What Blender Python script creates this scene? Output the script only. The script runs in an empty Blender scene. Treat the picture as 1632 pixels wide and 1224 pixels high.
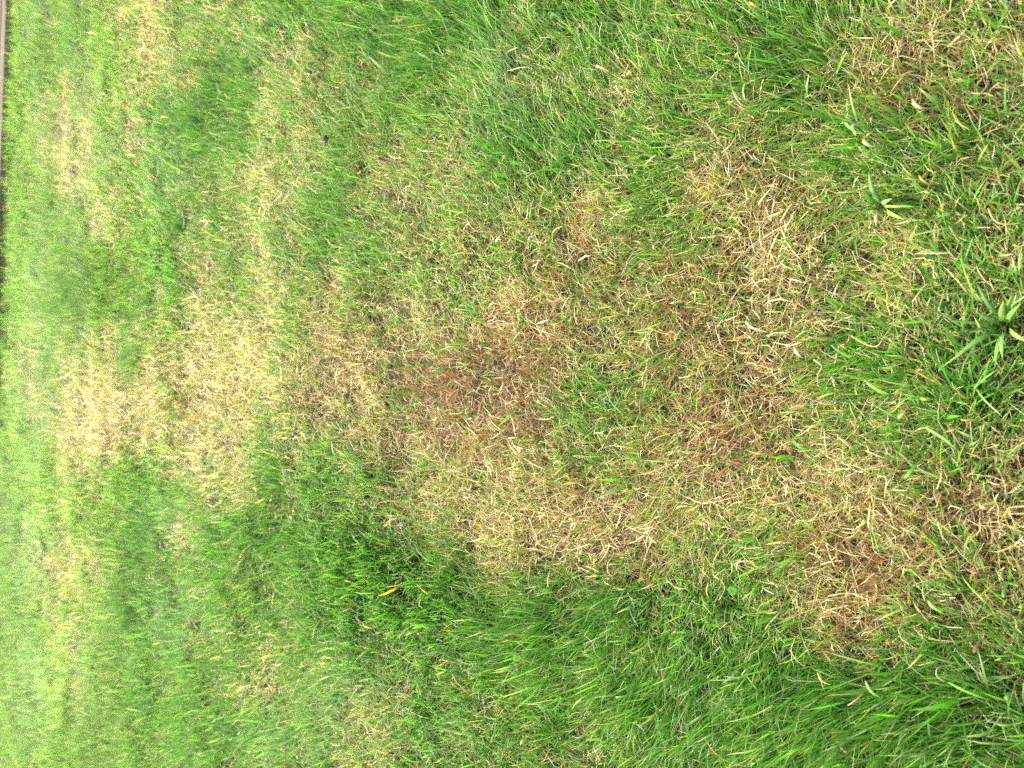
import bpy, math, random
import numpy as np
from mathutils import Vector, Matrix

# ------------------------------------------------------------------ camera, sky, sun, exposure
scene = bpy.context.scene
col = scene.collection
CAM_H, PITCH, FPX = 1.30, math.radians(45.0), 1366.0      # phone held at chest height, tipped 45 deg down
cam_d = bpy.data.cameras.new('camera')
cam = bpy.data.objects.new('camera', cam_d); col.objects.link(cam); scene.camera = cam
cam_d.sensor_fit = 'HORIZONTAL'; cam_d.sensor_width = 36.0; cam_d.lens = 36.0 * FPX / 1632.0
cam_d.clip_start = 0.02; cam_d.clip_end = 500.0
cam_d.dof.use_dof = True; cam_d.dof.focus_distance = 1.5; cam_d.dof.aperture_fstop = 4.6
R_ = Vector((1, 0, 0)); F_ = Vector((0, math.cos(PITCH), -math.sin(PITCH))); U_ = R_.cross(F_)
# the phone was turned a quarter turn: picture-right is towards the feet, picture-top is to the right
M = Matrix((( -U_.x, R_.x, -F_.x, 0), (-U_.y, R_.y, -F_.y, 0), (-U_.z, R_.z, -F_.z, CAM_H), (0, 0, 0, 1)))
cam.matrix_world = M

SUN_EL, SUN_AZ = math.radians(36), math.radians(-18)       # azimuth from +y towards +x
world = bpy.data.worlds.new('World'); scene.world = world; world.use_nodes = True
wn = world.node_tree.nodes; wl = world.node_tree.links
bg = wn['Background']; bg.inputs['Strength'].default_value = 0.14
sky = wn.new('ShaderNodeTexSky'); sky.sky_type = 'NISHITA'; sky.sun_disc = False
sky.sun_elevation = SUN_EL; sky.sun_rotation = SUN_AZ; sky.dust_density = 4.0; sky.air_density = 1.0; sky.ozone_density = 1.0
hsv = wn.new('ShaderNodeHueSaturation'); hsv.inputs['Saturation'].default_value = 0.35   # thin even cloud: paler sky
wl.new(sky.outputs[0], hsv.inputs['Color']); wl.new(hsv.outputs[0], bg.inputs['Color'])
sun_d = bpy.data.lights.new('sun', 'SUN'); sun_d.energy = 1.5; sun_d.angle = math.radians(35); sun_d.color = (1.0, 0.97, 0.91)
sun = bpy.data.objects.new('sun', sun_d); col.objects.link(sun)
sdir = Vector((math.sin(SUN_AZ) * math.cos(SUN_EL), math.cos(SUN_AZ) * math.cos(SUN_EL), math.sin(SUN_EL)))
sun.rotation_euler = (-sdir).to_track_quat('-Z', 'Y').to_euler(); sun.location = sdir * 20
vs = scene.view_settings
vs.view_transform = 'Standard'; vs.look = 'None'; vs.gamma = 1.0; vs.use_curve_mapping = False
vs.exposure = 2.78
scene.cycles.max_bounces = 8; scene.cycles.diffuse_bounces = 4; scene.cycles.transmission_bounces = 4
scene.cycles.glossy_bounces = 2; scene.cycles.use_denoising = False

rng = np.random.default_rng(11); random.seed(5)

# ------------------------------------------------------------------ image pixels mapped onto the lawn through the camera, and back
def at(px, py, z=0.0):
    u = (px - 816) / FPX; v = (612 - py) / FPX
    d = F_ - U_ * u + R_ * v
    t = (CAM_H - z) / -d.z
    return Vector((d.x * t, d.y * t, z))
def image_px(x, y, z=0.0):                                    # lawn metres -> image pixels
    dy = y; dz = z - CAM_H
    f = dy * F_.y + dz * F_.z; up = dy * U_.y + dz * U_.z
    f = np.maximum(f, 0.15)
    return 816 + FPX * (-up / f), 612 - FPX * (x / f)

# how dead the turf is, spot by spot (0 lush ... 9 straw); image cells of 51 pixels
DRY = """
22145444 22111112 42222322 12434545
11134542 44211232 43323333 12547656
11434532 44332343 43442223 12367755
14433221 53332321 23443233 23356545
15433111 44234331 12332255 44333334
13532134 54245442 22442467 65433233
11243234 63254443 25753567 75443323
11242235 44134464 67855566 66544223
12122163 52535354 56466666 76555334
12122254 43645446 77576766 77544323
22354366 53754567 76677777 75323323
32552666 64765677 85556667 75222223
23686576 56664787 85345667 76233223
14677566 34565788 74445686 76554334
12543567 22266667 74356786 77665445
12322245 21155567 67776675 77676555
12311421 10025668 87787754 57788566
14432321 20001237 76656544 46788655
13441132 22100014 43322334 56776445
12331132 23110001 12122233 35665344
12312223 42222111 11122100 12553234
12311223 42244212 31121100 00111123
11211222 22244224 32231000 00000011
11111223 22254232 33331100 00000000
"""
DRYM = np.array([[int(c) for c in r.replace(' ', '')] for r in DRY.strip().splitlines()], float)
def dry_at(x, y):
    sx, sy = image_px(x, y)
    gx = np.clip(sx / 51 - .5, 0, 30.999); gy = np.clip(sy / 51 - .5, 0, 22.999)
    i = gx.astype(int); j = gy.astype(int); fx = gx - i; fy = gy - j
    fx = fx * fx * (3 - 2 * fx); fy = fy * fy * (3 - 2 * fy)
    v = (DRYM[j, i] * (1 - fx) * (1 - fy) + DRYM[j, i + 1] * fx * (1 - fy) + DRYM[j + 1, i] * (1 - fx) * fy + DRYM[j + 1, i + 1] * fx * fy)
    v = v / 9.0
    for a, b, ra, rb, s in STREAK:
        v = v + s * np.exp(-((sx - a) / ra) ** 2 - ((sy - b) / rb) ** 2)
    return v
# thin worn streaks (and a few green wedges, negative) finer than the image cells
STREAK = [(1500, 190, 160, 220, .06), (1500, 380, 120, 120, .12), (1480, 640, 140, 120, .10), (1180, 150, 220, 130, .09), (640, 230, 180, 130, .07), (1560, 950, 90, 150, .08), (350, 1170, 50, 50, -.15), (390, 1060, 40, 30, -.1), (480, 570, 200, 120, .13), (300, 640, 130, 90, .13), (160, 640, 60, 80, .10), (860, 600, 150, 120, .08), (900, 820, 120, 60, .06), (1400, 920, 120, 70, .06), (105, 200, 8, 80, .5), (112, 290, 10, 18, .45), (140, 200, 8, 50, .3), (200, 20, 8, 40, .35), (250, 40, 10, 60, .5), (235, 90, 12, 25, .35), (310, 130, 10, 20, .4), (215, 215, 8, 35, .3),
          (160, 345, 10, 40, .3), (195, 330, 8, 40, .25), (185, 545, 10, 35, .4), (155, 655, 22, 40, .4), (120, 710, 12, 22, .35), (240, 590, 15, 25, .35), (92, 890, 10, 28, .5), (115, 905, 8, 40, .45),
          (160, 890, 14, 35, .35), (128, 960, 8, 60, .3), (90, 1020, 7, 60, .3), (290, 850, 10, 25, .3), (55, 600, 8, 80, .3), (205, 555, 14, 45, -.3), (150, 440, 40, 50, -.25), (60, 740, 20, 60, -.2),
          (215, 770, 40, 35, -.3), (70, 400, 20, 90, -.15), (180, 120, 15, 40, -.2), (125, 130, 10, 60, -.2), (172, 220, 10, 60, -.15), (280, 200, 15, 60, -.2), (700, 740, 25, 20, -.2), (590, 770, 40, 30, -.35)]
# rusty, scorched spots (image x, y, radius x, radius y, strength)
RUST = [(1020, 470, 220, 100, .55), (790, 620, 130, 90, .9), (1120, 660, 110, 90, .6), (1280, 560, 60, 80, .4), (700, 610, 70, 60, 1), (860, 590, 80, 70, .9), (740, 690, 70, 50, .6), (860, 660, 60, 50, .8), (1180, 700, 80, 60, .9), (1100, 520, 110, 60, .7),
        (1250, 280, 80, 50, .5), (1080, 410, 120, 50, .6), (960, 370, 60, 40, .6), (1400, 900, 90, 60, .9), (1400, 980, 60, 50, .7), (1040, 870, 60, 40, .7),
        (300, 640, 25, 40, .8), (195, 690, 15, 50, .5), (340, 420, 30, 20, .6), (490, 650, 25, 30, .7), (1520, 140, 140, 90, .7), (1540, 800, 140, 70, .65), (1590, 960, 60, 80, .6), (1000, 790, 90, 40, .5)]
# deep green, longer grass
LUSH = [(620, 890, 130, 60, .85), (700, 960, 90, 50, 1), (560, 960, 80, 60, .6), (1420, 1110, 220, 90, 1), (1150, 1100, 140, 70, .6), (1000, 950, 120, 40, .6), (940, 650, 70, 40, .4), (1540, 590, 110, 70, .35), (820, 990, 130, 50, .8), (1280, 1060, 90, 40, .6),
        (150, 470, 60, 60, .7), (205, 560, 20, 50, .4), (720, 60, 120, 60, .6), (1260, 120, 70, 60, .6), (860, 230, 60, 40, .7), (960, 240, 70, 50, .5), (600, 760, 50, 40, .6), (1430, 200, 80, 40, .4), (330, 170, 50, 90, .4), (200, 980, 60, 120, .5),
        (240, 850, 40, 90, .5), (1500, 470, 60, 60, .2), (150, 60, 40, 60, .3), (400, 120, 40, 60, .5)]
# silvery pale green patches, with sky sheen on the blades painted in
MINT = [(55, 640, 40, 160, .7), (55, 880, 35, 90, .8), (65, 1090, 25, 100, 1), (130, 1060, 30, 60, .5), (830, 130, 40, 70, .7), (280, 820, 40, 40, .6), (290, 980, 50, 60, .5), (550, 1120, 90, 60, .6), (470, 1180, 90, 50, .5), (60, 440, 25, 60, .6), (720, 1180, 70, 50, .4),
        (250, 240, 40, 60, .4), (470, 300, 60, 60, .3)]
def blobs(L, x, y):
    sx, sy = image_px(x, y); o = np.zeros_like(x)
    for a, b, ra, rb, s in L:
        o = np.maximum(o, s * np.exp(-((sx - a) / ra) ** 2 - ((sy - b) / rb) ** 2))
    return o
_perm = rng.random((256, 256))
def vnoise(x, y):
    i = np.floor(x).astype(int); j = np.floor(y).astype(int); fx = x - i; fy = y - j
    fx = fx * fx * (3 - 2 * fx); fy = fy * fy * (3 - 2 * fy); i &= 255; j &= 255; i1 = (i + 1) & 255; j1 = (j + 1) & 255
    return (_perm[j, i] * (1 - fx) + _perm[j, i1] * fx) * (1 - fy) + (_perm[j1, i] * (1 - fx) + _perm[j1, i1] * fx) * fy
def fbm(x, y, s, o=3):
    v = 0; a = .5; t = 0
    for k in range(o):
        v = v + a * vnoise(x * s + 17.3 * k + 40, y * s + 9.1 * k + 40); t += a; a *= .5; s *= 2.1
    return v / t
def height(x, y):                                          # gentle bumps of the turf
    return .045 * (fbm(x, y, 2.3) - .5) + .017 * (fbm(x + 9, y, 9., 2) - .5)

# ------------------------------------------------------------------ materials
def mat(name):
    m = bpy.data.materials.new(name); m.use_nodes = True
    nt = m.node_tree; return m, nt.nodes, nt.links, nt.nodes['Principled BSDF'], nt.nodes['Material Output']
def leaf_mat(name, rough, spec, trans, tint=(1.1, 1.15, .7), attr=True, rgb=(.1, .2, .04)):
    m, n, l, p, out = mat(name)
    noi = n.new('ShaderNodeTexNoise'); noi.inputs['Scale'].default_value = 260; noi.inputs['Detail'].default_value = 2
    geo = n.new('ShaderNodeNewGeometry'); l.new(geo.outputs['Position'], noi.inputs['Vector'])
    mr = n.new('ShaderNodeMapRange'); mr.inputs['To Min'].default_value = .86; mr.inputs['To Max'].default_value = 1.14
    l.new(noi.outputs['Fac'], mr.inputs['Value'])
    mx = n.new('ShaderNodeMix'); mx.data_type = 'RGBA'; mx.blend_type = 'MULTIPLY'; mx.inputs['Factor'].default_value = 1
    if attr:
        at_ = n.new('ShaderNodeAttribute'); at_.attribute_name = 'blade_colour'; l.new(at_.outputs['Color'], mx.inputs['A'])
    else:
        mx.inputs['A'].default_value = (*rgb, 1)
    l.new(mr.outputs[0], mx.inputs['B'])
    l.new(mx.outputs['Result'], p.inputs['Base Color'])
    p.inputs['Roughness'].default_value = rough; p.inputs['Specular IOR Level'].default_value = spec
    tr = n.new('ShaderNodeBsdfTranslucent')
    m2 = n.new('ShaderNodeMix'); m2.data_type = 'RGBA'; m2.blend_type = 'MULTIPLY'; m2.inputs['Factor'].default_value = 1
    l.new(mx.outputs['Result'], m2.inputs['A']); m2.inputs['B'].default_value = (*tint, 1); l.new(m2.outputs['Result'], tr.inputs['Color'])
    ms = n.new('ShaderNodeMixShader'); ms.inputs[0].default_value = trans
    l.new(p.outputs[0], ms.inputs[1]); l.new(tr.outputs[0], ms.inputs[2]); l.new(ms.outputs[0], out.inputs['Surface'])
    return m
GREEN = leaf_mat('green_blades', .5, .2, .5, (1.0, 1.1, .65))
DEAD = leaf_mat('dry_blades', .6, .25, .42, (1.1, 1.0, .8))
THATCH = leaf_mat('thatch_litter', .8, .15, .15, (1, .9, .7))

def soil_mat():
    m, n, l, p, out = mat('lawn_soil')
    geo = n.new('ShaderNodeNewGeometry')
    a = n.new('ShaderNodeTexNoise'); a.inputs['Scale'].default_value = 90; a.inputs['Detail'].default_value = 8; l.new(geo.outputs['Position'], a.inputs['Vector'])
    r = n.new('ShaderNodeValToRGB'); r.color_ramp.elements[0].color = (.010, .007, .004, 1); r.color_ramp.elements[1].color = (.055, .038, .02, 1)
    r.color_ramp.elements[0].position = .35; r.color_ramp.elements[1].position = .7; l.new(a.outputs['Fac'], r.inputs[0])
    b = n.new('ShaderNodeTexNoise'); b.inputs['Scale'].default_value = 3; b.inputs['Detail'].default_value = 6; l.new(geo.outputs['Position'], b.inputs['Vector'])
    g = n.new('ShaderNodeValToRGB'); g.color_ramp.elements[0].color = (.05, .11, .02, 1); g.color_ramp.elements[1].color = (.10, .16, .04, 1); l.new(b.outputs['Fac'], g.inputs[0])
    ln = n.new('ShaderNodeVectorMath'); ln.operation = 'LENGTH'; l.new(geo.outputs['Position'], ln.inputs[0])
    mr = n.new('ShaderNodeMapRange'); mr.inputs['From Min'].default_value = 6.5; mr.inputs['From Max'].default_value = 8.5; l.new(ln.outputs['Value'], mr.inputs['Value'])
    mx = n.new('ShaderNodeMix'); mx.data_type = 'RGBA'; l.new(mr.outputs[0], mx.inputs['Factor']); l.new(r.outputs[0], mx.inputs['A']); l.new(g.outputs[0], mx.inputs['B'])
    l.new(mx.outputs['Result'], p.inputs['Base Color']); p.inputs['Roughness'].default_value = .95; p.inputs['Specular IOR Level'].default_value = .1
    bp = n.new('ShaderNodeBump'); bp.inputs['Strength'].default_value = .8; bp.inputs['Distance'].default_value = .01; l.new(a.outputs['Fac'], bp.inputs['Height']); l.new(bp.outputs[0], p.inputs['Normal'])
    return m
def wood_mat(name, c0, c1):
    m, n, l, p, out = mat(name)
    tc = n.new('ShaderNodeTexCoord'); mp = n.new('ShaderNodeMapping'); mp.inputs['Scale'].default_value = (1.2, 40, 40); l.new(tc.outputs['Object'], mp.inputs[0])
    oi = n.new('ShaderNodeObjectInfo')
    ad = n.new('ShaderNodeVectorMath'); ad.operation = 'ADD'; l.new(mp.outputs[0], ad.inputs[0]); l.new(oi.outputs['Random'], ad.inputs[1])
    a = n.new('ShaderNodeTexNoise'); a.inputs['Scale'].default_value = 2.5; a.inputs['Detail'].default_value = 8; a.inputs['Roughness'].default_value = .65; l.new(ad.outputs[0], a.inputs['Vector'])
    r = n.new('ShaderNodeValToRGB'); r.color_ramp.elements[0].color = (*c0, 1); r.color_ramp.elements[1].color = (*c1, 1); r.color_ramp.elements[0].position = .3; r.color_ramp.elements[1].position = .7
    l.new(a.outputs['Fac'], r.inputs[0]); l.new(r.outputs[0], p.inputs['Base Color']); p.inputs['Roughness'].default_value = .95; p.inputs['Specular IOR Level'].default_value = .08
    bp = n.new('ShaderNodeBump'); bp.inputs['Strength'].default_value = .4; bp.inputs['Distance'].default_value = .003; l.new(a.outputs['Fac'], bp.inputs['Height']); l.new(bp.outputs[0], p.inputs['Normal'])
    return m

# ------------------------------------------------------------------ the setting: ground
def link(o, parent=None):
    col.objects.link(o); o.parent = parent; return o
def ground():
    n = 140
    t = np.linspace(-1, 1, n); g = np.sign(t) * (np.abs(t) * 7 + np.abs(t) ** 6 * 83)
    X, Y = np.meshgrid(g, g + 2.5); x = X.ravel(); y = Y.ravel()
    fade = np.clip(1.6 - np.hypot(x, y - 2.5) / 9, 0, 1)
    co = np.stack([x, y, height(x, y) * fade], 1)
    idx = np.arange(n * n).reshape(n, n)
    q = np.stack([idx[:-1, :-1], idx[:-1, 1:], idx[1:, 1:], idx[1:, :-1]], -1).reshape(-1, 4)
    me = bpy.data.meshes.new('ground'); me.from_pydata(co.tolist(), [], q.tolist()); me.materials.append(soil_mat())
    for p in me.polygons: p.use_smooth = True
    o = link(bpy.data.objects.new('ground', me)); o['kind'] = 'structure'; o['label'] = 'dark brown lawn soil showing between the grass blades'
ground()

# deck edge line on the ground
E0 = at(24, 0); E1 = at(9, 400)
edge_dir = (E1 - E0).normalized(); edge_n = Vector((-edge_dir.y, edge_dir.x, 0))
if edge_n.y < 0: edge_n = -edge_n
def deck_side(x, y): return (x - E0.x) * edge_n.x + (y - E0.y) * edge_n.y     # > 0 : on the deck side

# ------------------------------------------------------------------ grass blades
def sample_points(n, x0, x1, y0, y1, dens):
    xs = []; ys = []; got = 0
    while got < n:
        x = rng.uniform(x0, x1, 200000); y = rng.uniform(y0, y1, 200000)
        k = rng.random(200000) < dens(x, y); xs.append(x[k]); ys.append(y[k]); got += k.sum()
    return np.concatenate(xs)[:n], np.concatenate(ys)[:n]
def view_w(x, y):
    f = y * F_.y + CAM_H * -F_.z; f = np.maximum(f, .2)
    lat = np.abs(x) / f; over = np.clip((lat - .47) / .25, 0, 1)
    back = np.clip((.25 - y) / .4, 0, 1)
    return (1 - .62 * over) * (1 - .7 * back)
def blade_mesh(name, root, L, W, az, tilt, bend, waz, curl, colr, tipc, nseg, material, blunt=None):
    """root n,3; each blade a bent ribbon of nseg segments, pointed or cut blunt"""
    n = len(L); ts = np.linspace(0, 1, nseg + 1)
    h = np.stack([np.cos(az), np.sin(az), np.zeros(n)], 1); side = np.stack([-np.sin(az), np.cos(az), np.zeros(n)], 1)
    wd = np.stack([np.cos(waz), np.sin(waz), np.zeros(n)], 1)
    pos = []; P = root.copy(); ang = tilt.copy(); dt = 1 / nseg
    pts = [P.copy()]
    cph = rng.uniform(0, 6.28, n)
    for k in range(nseg):
        a = ang + bend * (k + .5) * dt
        d = h * np.sin(a)[:, None] + np.array([0, 0, 1.]) * np.cos(a)[:, None] + side * (curl * np.cos(cph + 4.2 * k * dt))[:, None]
        P = P + d * (L * dt)[:, None]; pts.append(P.copy())
    wprof = np.interp(ts, [0, .3, .7, 1], [.75, 1, .75, 0.0])
    verts = np.zeros((n, 2 * nseg + 2 if blunt is not None else 2 * nseg + 1, 3)); cols = np.zeros((n, verts.shape[1], 4)); cols[..., 3] = 1
    for k in range(nseg + 1):
        f = (ts[k] ** 3)
        cc = colr * (1 - f) + tipc * f
        if k == nseg and blunt is None:
            verts[:, 2 * k] = pts[k]; cols[:, 2 * k, :3] = cc
        else:
            w = (W * (wprof[k] if k < nseg else .35) * .5)[:, None]
            verts[:, 2 * k] = pts[k] - wd * w; verts[:, 2 * k + 1] = pts[k] + wd * w
            cols[:, 2 * k, :3] = cc; cols[:, 2 * k + 1, :3] = cc
    nv = verts.shape[1]
    verts[..., 2] = np.maximum(verts[..., 2], verts[:, :1, 2] + .0008)
    lp = []; sizes = []
    for k in range(nseg):
        if k == nseg - 1 and blunt is None:
            lp += [2 * k, 2 * k + 1, 2 * k + 2]; sizes.append(3)
        else:
            lp += [2 * k, 2 * k + 1, 2 * k + 3, 2 * k + 2]; sizes.append(4)
    lp = np.array(lp); loops = (np.arange(n)[:, None] * nv + lp[None]).ravel().astype(np.int32)
    sz = np.tile(np.array(sizes), n); starts = np.concatenate([[0], np.cumsum(sz)[:-1]]).astype(np.int32)
    me = bpy.data.meshes.new(name)
    me.vertices.add(n * nv); me.vertices.foreach_set('co', verts.astype(np.float32).ravel())
    me.loops.add(len(loops)); me.loops.foreach_set('vertex_index', loops)
    me.polygons.add(len(sz)); me.polygons.foreach_set('loop_start', starts)
    me.polygons.foreach_set('use_smooth', np.ones(len(sz), bool))
    me.update(calc_edges=True)
    at_ = me.color_attributes.new('blade_colour', 'FLOAT_COLOR', 'POINT'); at_.data.foreach_set('color', cols.astype(np.float32).ravel())
    me.materials.append(material)
    return link(bpy.data.objects.new(name, me))

def lerp(a, b, t): return a + (b - a) * t[:, None]
C = lambda *v: np.array(v, float)
DEEP, MID, YEL, MINTC = C(.018, .122, .005), C(.060, .210, .010), C(.175, .285, .036), C(.17, .31, .12)
STRAW, TAN, RUSTC, BROWN, PALE = C(.54, .45, .21), C(.33, .225, .10), C(.19, .09, .036), C(.07, .042, .02), C(.66, .59, .37)

def lawn_fields(x, y):
    d = dry_at(x, y)
    d = d + .50 * (fbm(x, y, 11, 3) - .5) + .22 * (fbm(x + 5, y + 3, 45, 2) - .5)
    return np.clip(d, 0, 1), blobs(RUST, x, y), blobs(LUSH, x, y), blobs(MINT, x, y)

def tufts(nt, per, x0, x1, y0, y1, dens):
    tx, ty = sample_points(nt, x0, x1, y0, y1, dens)
    k = deck_side(tx, ty) < .008; tx = tx[k]; ty = ty[k]; nt = len(tx)
    dry, rust, lush, mint = lawn_fields(tx, ty)
    lean = fbm(tx, ty, 1.2, 2) * 9 + fbm(tx + 3, ty, 9, 2) * 2.6
    hue = rng.normal(0, 1, nt); hs = rng.normal(0, 1, nt) * .16 + (fbm(tx + 1, ty + 7, 6, 2) - .5) * (.6 - .3 * lush)
    ti = np.repeat(np.arange(nt), per); n = len(ti)
    spread = (.008 if per == 13 else .011) + .010 * rng.random(n)
    x = tx[ti] + rng.normal(0, 1, n) * spread; y = ty[ti] + rng.normal(0, 1, n) * spread
    return ti, x, y, dry[ti], rust[ti], lush[ti], mint[ti], lean[ti], hue[ti], hs[ti]

def build_grass(zone):
    near = zone == 0
    if zone == 0:
        ti, x, y, dry, rust, lush, mint, lean, hue, hs = tufts(23500, 13, -1.9, 1.9, -.35, 2.15,
            lambda x, y: view_w(x, y) * np.clip(1.15 - .36 * np.maximum(y, 0), .3, 1) * np.clip((2.15 - y) / .25, .3, 1))
    elif zone == 1:
        ti, x, y, dry, rust, lush, mint, lean, hue, hs = tufts(19000, 11, -3.4, 3.4, 1.85, 3.5,
            lambda x, y: view_w(x, y) * np.clip(2.6 / (1.1 + y) ** 1.35, .12, 1) * np.clip((y - 1.85) / .25, .3, 1) * np.clip((3.5 - y) / .3, .2, 1))
    else:
        ti, x, y, dry, rust, lush, mint, lean, hue, hs = tufts(52000, 10, -4.6, 4.6, 3.2, 6.6,
            lambda x, y: view_w(x, y) * np.clip(3.6 / (1.1 + y) ** 1.35, .12, 1) * np.clip((y - 3.2) / .3, .2, 1))
    segs = (3, 2, 1)[zone]
    n = len(x); z = height(x, y) - .003
    r = rng.random
    dist = np.sqrt(x * x + y * y + CAM_H ** 2)
    keep = ~((rng.random(n) < .45 * rust) & (rng.random(n) < dry * 1.2))
    p = np.clip((dry - (.15 if near else .14)) * (1.32, 1.2, 1.05)[zone], .02, (.88, .86, .85)[zone])
    dead = (r(n) < p)
    g = ~dead & (keep | (r(n) < .3)); dead &= keep
    wide = 1.0 if near else np.clip(dist / 2.4, 1, 1.25) * (1.45 if zone == 2 else 1)   # a lone triangle is half as wide on average
    # ---- green
    def take(m): return x[m], y[m], z[m], dry[m], rust[m], lush[m], mint[m], lean[m], hue[m], hs[m]
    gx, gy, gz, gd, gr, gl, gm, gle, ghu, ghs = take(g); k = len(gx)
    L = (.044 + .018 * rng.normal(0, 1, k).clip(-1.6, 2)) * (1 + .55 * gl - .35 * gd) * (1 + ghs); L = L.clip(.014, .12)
    W = rng.lognormal(math.log(.0020), .32, k) * (1 + .05 * gl); big = r(k) < .035; W[big] *= 1.7; L[big] *= 1.25
    W = W * (wide[g] if not near else 1)
    az = np.where(r(k) < .62 + .3 * gl, gle + rng.normal(0, .7, k) * (1 - .25 * gl), r(k) * 6.283)
    tilt = np.abs(rng.normal(.30, .28, k)) * (1 - .3 * gl) + .15 * gd; bend = np.abs(rng.normal(.65, .5, k))
    waz = az + math.pi / 2 + rng.normal(0, .5, k)
    t = np.clip(.30 + .03 * np.clip(gy - .6, 0, 4) + .20 * ghu + .20 * rng.normal(0, 1, k) - .50 * gl + .40 * gd, 0, 1)  # farther blades lighter: the lawn's brightness gradient is put into the colour
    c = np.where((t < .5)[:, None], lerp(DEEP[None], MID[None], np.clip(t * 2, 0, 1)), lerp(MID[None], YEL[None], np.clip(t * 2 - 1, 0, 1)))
    c = lerp(c, MINTC[None], np.clip(gm * .75 + .07 * np.clip(gy - 1.2, 0, 4) + .12 * (r(k) < .15), 0, 1))  # mint also grows with distance, painting in the far side's pale sheen
    c = c * np.exp(rng.normal(0, .16 if near else .08, k))[:, None]
    yb = r(k) < (.012 if near else .003); c[yb] = C(.36, .25, .045) * (0.7 + .5 * r(yb.sum()))[:, None]
    cut = r(k) < (.22 if near else .15) * (1 - .5 * gl)
    tip = np.where(cut[:, None], lerp(c, PALE[None], .75 * np.ones(k)), lerp(c, TAN[None], .25 * np.ones(k)))
    root = np.stack([gx, gy, gz], 1)
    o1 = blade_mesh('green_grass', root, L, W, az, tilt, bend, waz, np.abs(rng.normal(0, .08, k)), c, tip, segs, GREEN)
    # ---- dead
    dx, dy, dz, dd, dr, dl, dm, dle, dhu, dhs = take(dead); k = len(dx)
    L = (.040 + .016 * rng.normal(0, 1, k).clip(-1.6, 2)) * (1 + .6 * dhs); L = L.clip(.012, .09)
    W = rng.lognormal(math.log(.00118 if near else .0014), .35, k); big = r(k) < .03; W[big] *= 1.9
    W = W * (wide[dead] if not near else 1)
    az = np.where(r(k) < .45, dle + rng.normal(0, .8, k), r(k) * 6.283)
    tilt = np.abs(rng.normal(.62, .38, k)); bend = rng.normal(.5, .8, k)
    waz = az + math.pi / 2 + rng.normal(0, .7, k)
    t = np.clip((.45 if near else .72) + .2 * dhu + .25 * rng.normal(0, 1, k) - .85 * dr, 0, 1)  # dead blades paler beyond the near zone, bright top light painted into them
    c = np.where((t < .4)[:, None], lerp(RUSTC[None], TAN[None], np.clip(t / .4, 0, 1)), lerp(TAN[None], STRAW[None], np.clip((t - .4) / .4, 0, 1)))
    gg = r(k) < .42 * (1 - .65 * dr); c = np.where(gg[:, None], lerp(c, C(.24, .26, .05)[None], .75 * np.ones(k)), c)
    pl = r(k) < (.13, .2, .35)[zone] * (1 - .4 * dr); c = np.where(pl[:, None], lerp(c, PALE[None], .8 * np.ones(k)), c)  # more pale blades farther off, part of the same painted brightening
    c = c * np.exp(rng.normal(0, .2 if near else .1, k))[:, None]
    root = np.stack([dx, dy, dz], 1)
    o2 = blade_mesh('dry_grass', root, L, W, az, tilt, bend, waz, np.abs(rng.normal(0, .45, k)), c, c * 1.05, 4 if near else segs, DEAD)
    return o1, o2
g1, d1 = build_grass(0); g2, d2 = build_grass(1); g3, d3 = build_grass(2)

def build_thatch():
    outs = []
    for near in (True, False):
        nn = 80000 if near else 75000
        if near: x, y = sample_points(nn, -1.9, 1.9, -.35, 2.2, lambda x, y: view_w(x, y) * np.clip(1.15 - .3 * np.maximum(y, 0), .3, 1))
        else: x, y = sample_points(nn, -4.6, 4.6, 2.1, 6.6, lambda x, y: view_w(x, y) * np.clip(2.6 / (1.1 + y) ** 1.35, .12, 1))
        k = deck_side(x, y) < -.01; x = x[k]; y = y[k]
        dry, rust, lush, mint = lawn_fields(x, y)
        k = rng.random(len(x)) < (.2 if near else .35) + .65 * dry; x, y, dry, rust = x[k], y[k], dry[k], rust[k]; k = len(x)
        z = height(x, y) + rng.random(k) * .014
        L = (.028 + .012 * rng.normal(0, 1, k)).clip(.01, .07); W = rng.lognormal(math.log(.0016), .35, k) * (1 if near else 1.9)
        az = rng.random(k) * 6.283; tilt = rng.normal(1.4, .18, k); bend = rng.normal(.1, .5, k); waz = az + 1.57 + rng.normal(0, .6, k)
        t = np.clip((.30 if near else .6) + .35 * rng.normal(0, 1, k) - .3 * rust + .3 * dry, 0, 1)  # near litter darker, far litter paler: gap shade and far fill put into colour
        c = np.where((t < .5)[:, None], lerp(BROWN[None], TAN[None] * .8, t * 2), lerp(TAN[None] * .8, STRAW[None], t * 2 - 1))
        outs.append(blade_mesh('thatch', np.stack([x, y, z], 1), L, W, az, tilt, bend, waz, np.abs(rng.normal(0, .3, k)), c, c, 2, THATCH))
    return outs
th = build_thatch()
for o, lab, cat in ((g1, 'longer fresh green grass blades in the near half of the lawn', 'grass'), (g2, 'green grass in the middle distance left of the big dead patch', 'grass'), (g3, 'soft blurred green grass in the far third of the lawn, towards the boards', 'grass'),
                    (d1, 'straw coloured and rusty dead grass in the near half of the lawn', 'dry grass'), (d2, 'straw coloured dead grass in the middle distance of the lawn', 'dry grass'), (d3, 'pale cream dead grass streaks in the far third of the lawn', 'dry grass'),
                    (th[0], 'brown matted clippings lying under the nearer grass', 'thatch'), (th[1], 'brown matted clippings lying under the farther grass', 'thatch')):
    o['kind'] = 'stuff'; o['label'] = lab; o['category'] = cat

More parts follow.
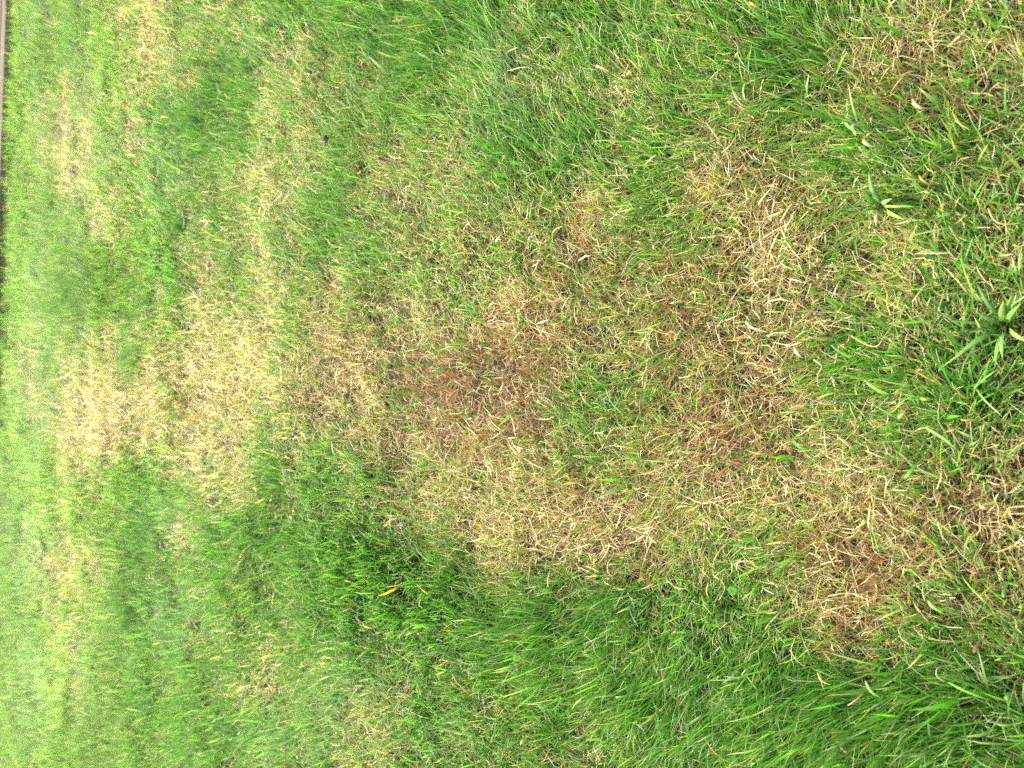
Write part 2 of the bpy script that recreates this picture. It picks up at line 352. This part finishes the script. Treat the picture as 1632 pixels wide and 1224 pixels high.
# ------------------------------------------------------------------ weathered boards along the far edge of the lawn
WOOD = wood_mat('weathered_timber', (.045, .035, .024), (.125, .10, .07)); WOODD = wood_mat('joist_timber', (.05, .04, .03), (.12, .1, .07))  # joists have a timber tone close to that of the boards
def box_mesh(name, sx, sy, sz, material, bev=.003):
    import bmesh
    bm = bmesh.new(); bmesh.ops.create_cube(bm, size=1); bmesh.ops.scale(bm, vec=(sx, sy, sz), verts=bm.verts)
    bmesh.ops.bevel(bm, geom=bm.edges[:], offset=bev, segments=1, affect='EDGES')
    me = bpy.data.meshes.new(name); bm.to_mesh(me); bm.free(); me.materials.append(material); return me
deck = link(bpy.data.objects.new('timber_deck', None))
deck.location = E0 + edge_dir * 0.4; deck.rotation_euler = (0, 0, math.atan2(edge_dir.y, edge_dir.x))
deck['label'] = 'weathered grey brown timber boards laid edge to edge along the far side of the lawn'; deck['category'] = 'deck'
sgn = 1 if (Matrix.Rotation(deck.rotation_euler.z, 3, 'Z') @ Vector((0, 1, 0))).dot(edge_n) > 0 else -1
PITCHB, BW, DL = .094, .080, 2.35
bmesh_ = box_mesh('deck_board', DL - .006, BW, .026, WOOD)
for i in range(16):
    off = (i % 2) * .7
    for j in range(-2, 3):
        b = link(bpy.data.objects.new('deck_board', bmesh_), deck)
        b.location = (j * DL + off - .5, sgn * (.05 + i * PITCHB), .026 + random.uniform(-.0015, .0015)); b.rotation_euler = (random.uniform(-.01, .01), 0, random.uniform(-.0012, .0012))
fm = box_mesh('fascia_board', DL * 5 - .1, .018, .05, WOOD)
fb = link(bpy.data.objects.new('fascia_board', fm), deck); fb.location = (-.2, sgn * .020, -.014)
jm = box_mesh('joist', .05, 16 * PITCHB - .05, .075, WOODD)
for j in range(-7, 8):
    b = link(bpy.data.objects.new('joist', jm), deck); b.location = (j * .6, sgn * (.09 + 7.5 * PITCHB), -.026)

# ------------------------------------------------------------------ single things one can pick out on the lawn
def plain(name, rgb, rough=.7, spec=.12, trans=.4): return leaf_mat(name, rough, spec, trans, (1.05, 1.05, .8), False, rgb)
PM = {'straw': plain('loose_straw', (.36, .29, .15)), 'white': plain('bleached_straw', (.31, .28, .18)), 'tan': plain('tan_straw', (.34, .23, .10)), 'orange': plain('orange_blade', (.42, .24, .05)),
      'yellow': plain('yellow_blade', (.42, .35, .06)), 'green': plain('broad_green_blade', (.08, .22, .03)), 'bright': plain('bright_green_blade', (.12, .29, .04)), 'mint': plain('pale_mint_blade', (.14, .27, .07)),
      'blue': plain('blue_green_blade', (.05, .16, .045)), 'deep': plain('deep_green_leaf', (.04, .14, .02)), 'ivory': plain('ivory_husk', (.31, .255, .135)), 'grey': plain('grey_fluff', (.20, .165, .11)), 'lime': plain('yellow_green_blade', (.17, .28, .05))}
def spline(pts, n):
    P = [pts[0] + (pts[0] - pts[1])] + list(pts) + [pts[-1] + (pts[-1] - pts[-2])]
    out = []; m = len(pts) - 1
    for q in range(n + 1):
        u = q / n * m; i = min(int(u), m - 1); t = u - i; a, b, c, d = P[i:i + 4]
        out.append(.5 * ((2 * b) + (c - a) * t + (2 * a - 5 * b + 4 * c - d) * t * t + (3 * b - a - 3 * c + d) * t ** 3))
    return out
def turf(p): return float(height(np.array([p.x]), np.array([p.y]))[0])
def ribbon(name, pts, width, material, prof=(.55, 1, .9, .12), fold=.35, roll=0., parent=None, n=10, origin=None):
    """a leaf blade with a keel: three points across, pointed at the tip"""
    sp = spline(pts, n); o0 = origin if origin is not None else sp[0]; v = []; f = []
    for i, p in enumerate(sp):
        t = i / n; tg = (sp[min(i + 1, n)] - sp[max(i - 1, 0)]).normalized()
        sd = tg.cross(Vector((0, 0, 1))); sd = sd.normalized() if sd.length > .05 else Vector((1, 0, 0)); sd = Matrix.Rotation(roll + .5 * math.sin(3 * t), 3, tg) @ sd
        up = sd.cross(tg).normalized(); w = width * .5 * float(np.interp(t, [0, .3, .7, 1], prof))
        v += [p - o0 - sd * w + up * w * fold, p - o0 - up * .0004, p - o0 + sd * w + up * w * fold]
        v.append(p - o0 - up * (.0004 + .0005))
    for i in range(n):
        a = 4 * i; b = a + 4
        f += [(a, a + 1, b + 1, b), (a + 1, a + 2, b + 2, b + 1), (a, b, b + 3, a + 3), (a + 3, b + 3, b + 2, a + 2)]
    f += [(0, 3, 2, 1), (4 * n, 4 * n + 1, 4 * n + 2, 4 * n + 3)]
    me = bpy.data.meshes.new(name); me.from_pydata(v, [], f); me.materials.append(material)
    for p in me.polygons: p.use_smooth = True
    o = bpy.data.objects.new(name, me)
    if parent is None: o.location = o0
    else: o.location = o0 - parent.location
    return link(o, parent)
def tube(name, pts, r0, material, parent=None, n=12, r1=.55):
    sp = spline(pts, n); o0 = sp[0]; v = []; f = []; k = 6
    for i, p in enumerate(sp):
        t = i / n; tg = (sp[min(i + 1, n)] - sp[max(i - 1, 0)]).normalized(); a = tg.cross(Vector((0, 0, 1)))
        a = a.normalized() if a.length > .05 else Vector((1, 0, 0)); b = a.cross(tg); r = r0 * (1 + (r1 - 1) * t) * (1.25 if i in (0, n // 2) else 1)
        for q in range(k): v.append(p - o0 + (a * math.cos(q * 2 * math.pi / k) + b * math.sin(q * 2 * math.pi / k) * .7) * r)
    for i in range(n):
        for q in range(k): f.append((i * k + q, i * k + (q + 1) % k, (i + 1) * k + (q + 1) % k, (i + 1) * k + q))
    f += [tuple(range(k))[::-1], tuple(range(n * k, n * k + k))]
    me = bpy.data.meshes.new(name); me.from_pydata(v, [], f); me.materials.append(material)
    for p in me.polygons: p.use_smooth = True
    o = bpy.data.objects.new(name, me); o.location = o0 if parent is None else o0 - parent.location
    return link(o, parent)
def tag(o, label, cat, group=None):
    o['label'] = label; o['category'] = cat
    if group: o['group'] = group
    return o
def spots(pp, z=.05, arch=.006):
    out = []
    for i, (a, b) in enumerate(pp):
        p = at(a, b, z); zz = z + .024 * float(blobs(LUSH, np.array([p.x]), np.array([p.y]))[0]); p = at(a, b, zz); t = i / max(1, len(pp) - 1); p.z = zz + turf(p) + arch * math.sin(math.pi * t); out.append(p)
    return out
GS, GB, GY = 'loose straw stalks lying on the lawn', 'broad single grass blades', 'yellowed single grass blades'
STALKS = [   # points, radius, colour, label
 ([(883, 52), (873, 66), (868, 74), (852, 83)], .0011, 'tan', 'wavy tan straw near the top edge, left of a grey green leaf scrap'),
 ([(1361, 536), (1384, 548), (1407, 553), (1418, 538), (1429, 520)], .0013, 'tan', 'tan straw bent sharply like a tick, in the green patch at right'),
 ([(1300, 573), (1316, 584), (1309, 598), (1306, 612)], .0014, 'ivory', 'ivory straw with a thick head, kinked, left rim of right green patch'),
 ([(941, 1022), (940, 1036), (951, 1051)], .0009, 'ivory', 'shorter of the two pale squiggles in the lower green grass'),
 ([(939, 1012), (954, 1022), (958, 1040), (970, 1052)], .0009, 'white', 'longer white wavy squiggle lying in the lower green grass'),
 ([(630, 1022), (631, 1034), (655, 1048), (671, 1059), (680, 1075)], .0011, 'white', 'long thin white stalk curving through green grass, lower middle'),
 ([(735, 989), (737, 994), (741, 1000)], .0016, 'white', 'tiny bright white sliver on dark green grass below the dead patch'),
 ([(771, 1020), (776, 1012), (786, 1007)], .0010, 'white', 'thin white arc of straw right of the tiny white sliver'),
 ([(630, 935), (633, 928), (639, 922)], .0010, 'straw', 'short straw angled up in the deep green band, lower left of middle'),
 ([(266, 929), (266, 946), (266, 964)], .0017, 'white', 'straight bluish white line of stalk across the far grass, lower left'),
 ([(372, 910), (381, 902), (390, 887)], .0016, 'ivory', 'pale straw tilted in the far green grass, right of the white line stalk'),
 ([(74, 18), (72, 32), (74, 49)], .0024, 'straw', 'long pale stalk close to the boards in the top left corner'),
 ([(778, 147), (766, 164), (760, 182)], .0012, 'lime', 'thin pale green curved stalk left of the ivory dead leaf at top'),
 ([(989, 457), (993, 476), (998, 497)], .0012, 'straw', 'straight upright straw above the central green tuft in the dead patch'),
 ([(1083, 602), (1100, 600), (1119, 590)], .0013, 'straw', 'straw lying just right of the central green tuft, pointing right'),
 ([(1196, 704), (1206, 702), (1215, 695)], .0012, 'white', 'small white straw on rusty grass right of the middle'),
 ([(871, 760), (874, 784), (879, 807)], .0011, 'straw', 'long upright straw on the pale tan tongue below the middle'),
 ([(1139, 770), (1143, 786), (1144, 802)], .0011, 'ivory', 'upright ivory straw beneath the rusty patch right of the middle'),
 ([(1351, 759), (1365, 754), (1379, 747)], .0011, 'ivory', 'straight ivory straw over a dark gap below the right green patch'),
 ([(1384, 718), (1400, 723), (1418, 731)], .0014, 'straw', 'straw slanting down, above the dark gap below the right green patch'),
 ([(1357, 1121), (1370, 1112), (1381, 1102)], .0012, 'tan', 'tan straw slanting up across deep green grass at lower right'),
 ([(1264, 1034), (1275, 1047), (1287, 1062)], .0011, 'straw', 'straw slanting down to the right where green meets the lower dead patch'),
 ([(1511, 1082), (1501, 1073), (1501, 1061), (1508, 1057)], .0012, 'white', 'small white hook of straw in the green at lower right'),
 ([(1173, 898), (1186, 893), (1199, 898)], .0012, 'white', 'flat pale arched straw above the round leaf'),
 ([(1577, 333), (1588, 352), (1605, 359), (1631, 356)], .0014, 'tan', 'tan looping straw running off the right edge'),
 ([(1383, 24), (1371, 34), (1352, 26)], .0012, 'ivory', 'ivory curved straw near the top edge right of the middle'),
 ([(1214, 905), (1198, 892), (1182, 880)], .0009, 'straw', 'faint straw leaning left above the flat arched straw'),
 ([(1012, 222), (1019, 224), (1028, 230)], .0016, 'ivory', 'short thick ivory straw in green above the central dead patch'),
]
for pp, r0, c, lab in STALKS:
    tag(tube('dry_stalk', spots(pp, .048), r0 * .85, PM[c]), lab, 'straw', GS)
BLADES = [   # points, width, colour, label, group
 ([(968, 620), (980, 641), (994, 661)], .0062, 'mint', 'pale mint blade across the central green tuft in the dead patch', GB),
 ([(1180, 76), (1184, 92), (1190, 108)], .0060, 'mint', 'pale mint blade standing in mixed grass at top, right of middle', GB),
 ([(1191, 134), (1193, 148), (1192, 163)], .0075, 'mint', 'wide pale mint blade right below another mint blade at the top', GB),
 ([(1387, 609), (1406, 619), (1426, 629)], .0060, 'bright', 'bright straight blade slanting down in the right green patch', GB),
 ([(1554, 756), (1563, 742), (1574, 727)], .0065, 'lime', 'short lime blade slanting up below the right green patch', GB),
 ([(1447, 762), (1460, 750), (1473, 732)], .0065, 'green', 'green broad blade over the dark gap below the right green patch', GB),
 ([(1384, 1082), (1396, 1096), (1408, 1110)], .0060, 'mint', 'pale mint blade slanting down below the lower dead patch', GB),
 ([(1609, 1112), (1612, 1104), (1615, 1100)], .0090, 'mint', 'short wide folded pale blade at the lower right edge', GB),
 ([(1604, 950), (1607, 938), (1611, 925)], .0068, 'mint', 'upright pale mint blade at right edge beside the lower dead patch', GB),
 ([(1517, 1084), (1548, 1096), (1586, 1114)], .0042, 'bright', 'very long thin bright blade slanting down at lower right', GB),
 ([(488, 1127), (496, 1137), (504, 1146)], .0075, 'mint', 'single pale mint blade in soft green grass at the lower left', GB),
 ([(1349, 192), (1358, 203), (1369, 213)], .0078, 'bright', 'bright green clipped blade left of the white curled leaf', GB),
 ([(881, 24), (888, 25), (898, 29)], .0085, 'blue', 'grey green leaf scrap near the top edge right of a wavy straw', GB),
 ([(979, 1112), (988, 1110), (999, 1109)], .0060, 'lime', 'short lime blade lying flat low in the green, below the squiggles', GB),
 ([(1262, 700), (1278, 712), (1296, 716)], .0050, 'green', 'green blade crossing into the dead patch from the right green patch', GB),
 ([(1480, 680), (1500, 690), (1518, 702), (1528, 716)], .0052, 'mint', 'long pale mint blade drooping below the right green patch', GB),
 ([(1328, 550), (1345, 560), (1365, 572)], .0050, 'green', 'green blade beside the tan bent straw, slanting down', GB),
 ([(1484, 955), (1496, 964), (1512, 972)], .0062, 'mint', 'pale mint blade at the right rim of the lower dead patch', GB),
 ([(1595, 1150), (1612, 1149), (1630, 1144)], .0055, 'lime', 'lime blade running off the right edge near the bottom corner', GB),
 ([(1420, 468), (1423, 486), (1426, 504)], .0038, 'orange', 'upright orange blade at the top of the right green patch', GY),
 ([(1371, 629), (1373, 616), (1375, 604)], .0032, 'yellow', 'upright yellow blade left of the bright straight blade', GY),
 ([(1474, 634), (1483, 636), (1492, 636)], .0040, 'yellow', 'short level yellow blade amid the right green patch', GY),
 ([(1536, 668), (1550, 669), (1565, 667)], .0036, 'orange', 'level orange blade low in the right green patch', GY),
 ([(1126, 929), (1127, 941), (1126, 954)], .0045, 'orange', 'upright orange blade left of the round leaf', GY),
 ([(1306, 1071), (1316, 1081), (1328, 1090)], .0036, 'yellow', 'yellow blade curving down along the lower rim of the dead patch', GY),
 ([(581, 995), (590, 998), (599, 1001)], .0050, 'yellow', 'short yellow blade in soft green grass left of the long white stalk', GY),
 ([(207, 167), (208, 175), (207, 184)], .0075, 'yellow', 'upright yellow blade in the far grass at upper left', GY),
 ([(252, 188), (260, 186), (268, 187)], .0065, 'yellow', 'level yellow blade in far grass just right of another yellow blade', GY),
 ([(1470, 282), (1478, 290), (1487, 297)], .0036, 'orange', 'orange blade slanting down right of the coarse upper tuft', GY),
 ([(1007, 123), (1016, 121), (1023, 116)], .0042, 'yellow', 'yellow scrap of blade in the upper grass right of an ivory husk', GY),
 ([(1196, 4), (1204, 9), (1212, 14)], .0055, 'orange', 'orange blade scrap at the very top edge right of the middle', GY),
 ([(1505, 338), (1512, 328), (1520, 322)], .0034, 'orange', 'small orange blade pointing up, lower right of the coarse upper tuft', GY),
 ([(1436, 667), (1446, 660), (1456, 655)], .0055, 'tan', 'tan folded blade rising among green, middle of the right green patch', GY),
]
for pp, w, c, lab, g in BLADES:
    pr = (.55, 1, .9, .12) if g == GB else (.7, 1, .85, .2)
    tag(ribbon('broad_blade' if g == GB else 'yellow_blade', spots(pp, .050, .008), w * .8, PM[c], pr, roll=random.uniform(-.4, .4)), lab, 'grass blade', g)

def weed(name, label, centre, leaves, cat='weed', group=None):
    c = at(*centre, .0); c.z = turf(c)
    e = link(bpy.data.objects.new(name, None)); e.location = c; tag(e, label, cat, group)
    for (px, py, z, w, cc, nm) in leaves:
        tip = at(px, py, z); tip.z = z + c.z
        mid = c.lerp(tip, .55) + Vector((0, 0, .016)); st = c + (tip - c) * .06
        ribbon(nm, [st, c.lerp(tip, .25) + Vector((0, 0, .014)), mid, tip], w * .85, PM[cc], (.7, 1, .85, .08), fold=.3, roll=random.uniform(-.35, .35), parent=e, n=9)
    return e
weed('coarse_weed', 'broad leaved pale green weed tuft at the right edge, half way down', (1612, 520), [
    (1530, 566, .055, .012, 'mint', 'leaf'), (1604, 480, .075, .014, 'lime', 'leaf'), (1640, 545, .06, .012, 'lime', 'leaf'), (1560, 498, .06, .009, 'mint', 'leaf'), (1602, 572, .05, .010, 'mint', 'leaf'),
    (1630, 486, .07, .009, 'bright', 'leaf'), (1548, 530, .05, .008, 'green', 'leaf'), (1500, 590, .04, .008, 'lime', 'leaf'), (1560, 452, .07, .008, 'mint', 'leaf'), (1590, 585, .05, .008, 'bright', 'leaf'), (1520, 512, .06, .006, 'bright', 'leaf'), (1618, 470, .08, .010, 'lime', 'leaf')])
weed('coarse_weed', 'coarse grass tuft with wide pale blades in the upper right, its base bleached', (1415, 335), [
    (1388, 276, .075, .010, 'mint', 'leaf'), (1372, 343, .05, .007, 'bright', 'leaf'), (1380, 305, .06, .007, 'bright', 'leaf'), (1390, 340, .03, .012, 'lime', 'leaf'), (1425, 318, .06, .010, 'mint', 'leaf'),
    (1446, 352, .05, .010, 'lime', 'leaf'), (1400, 362, .04, .009, 'ivory', 'withered_leaf'), (1434, 330, .06, .006, 'orange', 'withered_leaf'), (1460, 330, .055, .006, 'bright', 'leaf')])
weed('green_tuft', 'fine bright green tuft growing in the middle of the dead patch', (985, 665), [
    (930, 640, .06, .005, 'bright', 'leaf'), (955, 615, .06, .004, 'green', 'leaf'), (935, 690, .055, .004, 'mint', 'leaf'), (960, 700, .05, .004, 'bright', 'leaf'), (920, 712, .05, .0035, 'mint', 'leaf'), (1010, 690, .04, .004, 'green', 'leaf'), (1000, 620, .05, .004, 'green', 'leaf'), (948, 660, .065, .004, 'bright', 'leaf')], 'grass tuft')

def round_leaf(name, label, px, py, rad, cc, tilt, az, pale=None, cup=.25, notch=.0):
    c = at(px, py, .055); c.z = .055 + turf(c); v = [(0, 0, -rad * cup * .6)]; f = []; k = 18
    for ring in (.5, 1.):
        for q in range(k):
            a = q * 2 * math.pi / k; r = rad * ring * (1 + .12 * math.cos(a) + .05 * math.sin(3 * a + 1)) * (1 - notch * math.exp(-((a - math.pi) / .35) ** 2))
            v.append((r * math.cos(a) * 1.25, r * math.sin(a), rad * cup * (ring ** 2 - .6) * (1 + .5 * math.sin(2 * a))))
    for q in range(k):
        f.append((0, 1 + q, 1 + (q + 1) % k)); f.append((1 + q, 1 + k + q, 1 + k + (q + 1) % k, 1 + (q + 1) % k))
    me = bpy.data.meshes.new(name); me.from_pydata(v, [], f); me.materials.append(PM[cc])
    for p in me.polygons: p.use_smooth = True
    e = link(bpy.data.objects.new(name, None)); e.location = c
    o = link(bpy.data.objects.new('leaf_blade', me), e); o.rotation_euler = (tilt, .1, az)
    sm = o.modifiers.new('thickness', 'SOLIDIFY'); sm.thickness = .0006
    d = Vector((-math.cos(az), -math.sin(az), -.5))
    tube('stem', [c + d * rad * .6, c + d * rad * 1.6, c + d * rad * 2.3 + Vector((0, 0, -.02))], .0011, PM[pale or cc], e, 6)
    return tag(e, label, 'leaf')
round_leaf('round_leaf', 'single small round green leaf at the lower edge of the dead patch', 1168, 942, .007, 'green', .5, 1.2, 'mint')
round_leaf('round_leaf', 'small three cornered green leaf above the central green tuft, in dead grass', 1150, 505, .005, 'green', .3, .4, 'green', notch=.4)
def husk(label, pp, w, c, cat='dead leaf', curl=.9):
    return tag(ribbon('dead_leaf', spots(pp, .040, .008), w * .55, PM[c], (.35, 1, .8, .1), fold=curl, roll=random.uniform(-.3, .3), n=12), label, cat, 'bleached dead leaves')
husk('white curled dead leaf in dark green grass at upper right', [(1368, 218), (1366, 206), (1372, 199), (1384, 197)], .010, 'white')
husk('ivory pointed dead leaf lying in the tan patch at upper right', [(1457, 158), (1464, 168), (1472, 174), (1482, 175)], .010, 'ivory')
husk('pale yellow folded leaf right of and below the white curled leaf', [(1381, 222), (1388, 231), (1399, 237)], .011, 'ivory')
husk('small orange and ivory husk right of the white curled leaf', [(1395, 186), (1396, 192), (1393, 200)], .008, 'ivory')
husk('ivory dead leaf standing in green grass near the top, just left of middle', [(808, 112), (813, 124), (811, 139)], .012, 'ivory')
husk('flat ivory husk in the upper grass left of a yellow scrap', [(956, 107), (965, 110), (978, 116)], .009, 'ivory')
husk('ivory frayed dead leaf at the right end of the central dead patch', [(1268, 552), (1276, 562), (1283, 572)], .011, 'white')
husk('bleached broad dead leaf hanging over dark soil right of the middle', [(1190, 512), (1205, 522), (1225, 530)], .010, 'straw')
husk('ivory flake of leaf in the far grass at lower left', [(373, 870), (378, 873), (384, 877)], .010, 'lime')
husk('tan leaf scrap close above the lower right weed tuft', [(1565, 800), (1575, 806), (1588, 803)], .010, 'tan')
husk('rust brown dead leaf under the orange stalk at the lower right edge', [(1556, 1038), (1561, 1026), (1567, 1014)], .009, 'tan')

def lump(name, label, px, py, r, material, cat, zz=.03):
    import bmesh
    c = at(px, py, zz); c.z = zz + turf(c); bm = bmesh.new(); bmesh.ops.create_icosphere(bm, subdivisions=3, radius=r)
    for v in bm.verts:
        q = v.co / r; k = 1 + .28 * math.sin(5 * q.x + 3 * q.z + px) * math.cos(4 * q.y) + .14 * math.sin(11 * q.x + 7 * q.y + 9 * q.z); v.co = Vector((v.co.x * k * 1.2, v.co.y * k * .9, v.co.z * k * .75))
    me = bpy.data.meshes.new(name); bm.to_mesh(me); bm.free(); me.materials.append(material)
    for p in me.polygons: p.use_smooth = True
    o = link(bpy.data.objects.new(name, me)); o.location = c; return tag(o, label, cat)
dm, n_, l_, p_, o_ = mat('dark_lump_surface'); p_.inputs['Roughness'].default_value = .9  # near-black mottled colour of the small lump
nz = n_.new('ShaderNodeTexNoise'); nz.inputs['Scale'].default_value = 300; rr = n_.new('ShaderNodeValToRGB'); rr.color_ramp.elements[0].color = (.006, .006, .005, 1); rr.color_ramp.elements[1].color = (.03, .025, .018, 1)
l_.new(nz.outputs['Fac'], rr.inputs[0]); l_.new(rr.outputs[0], p_.inputs['Base Color'])
lump('dark_lump', 'small black lump alone in the green grass at upper left', 521, 222, .009, dm, 'earth clod', .040)
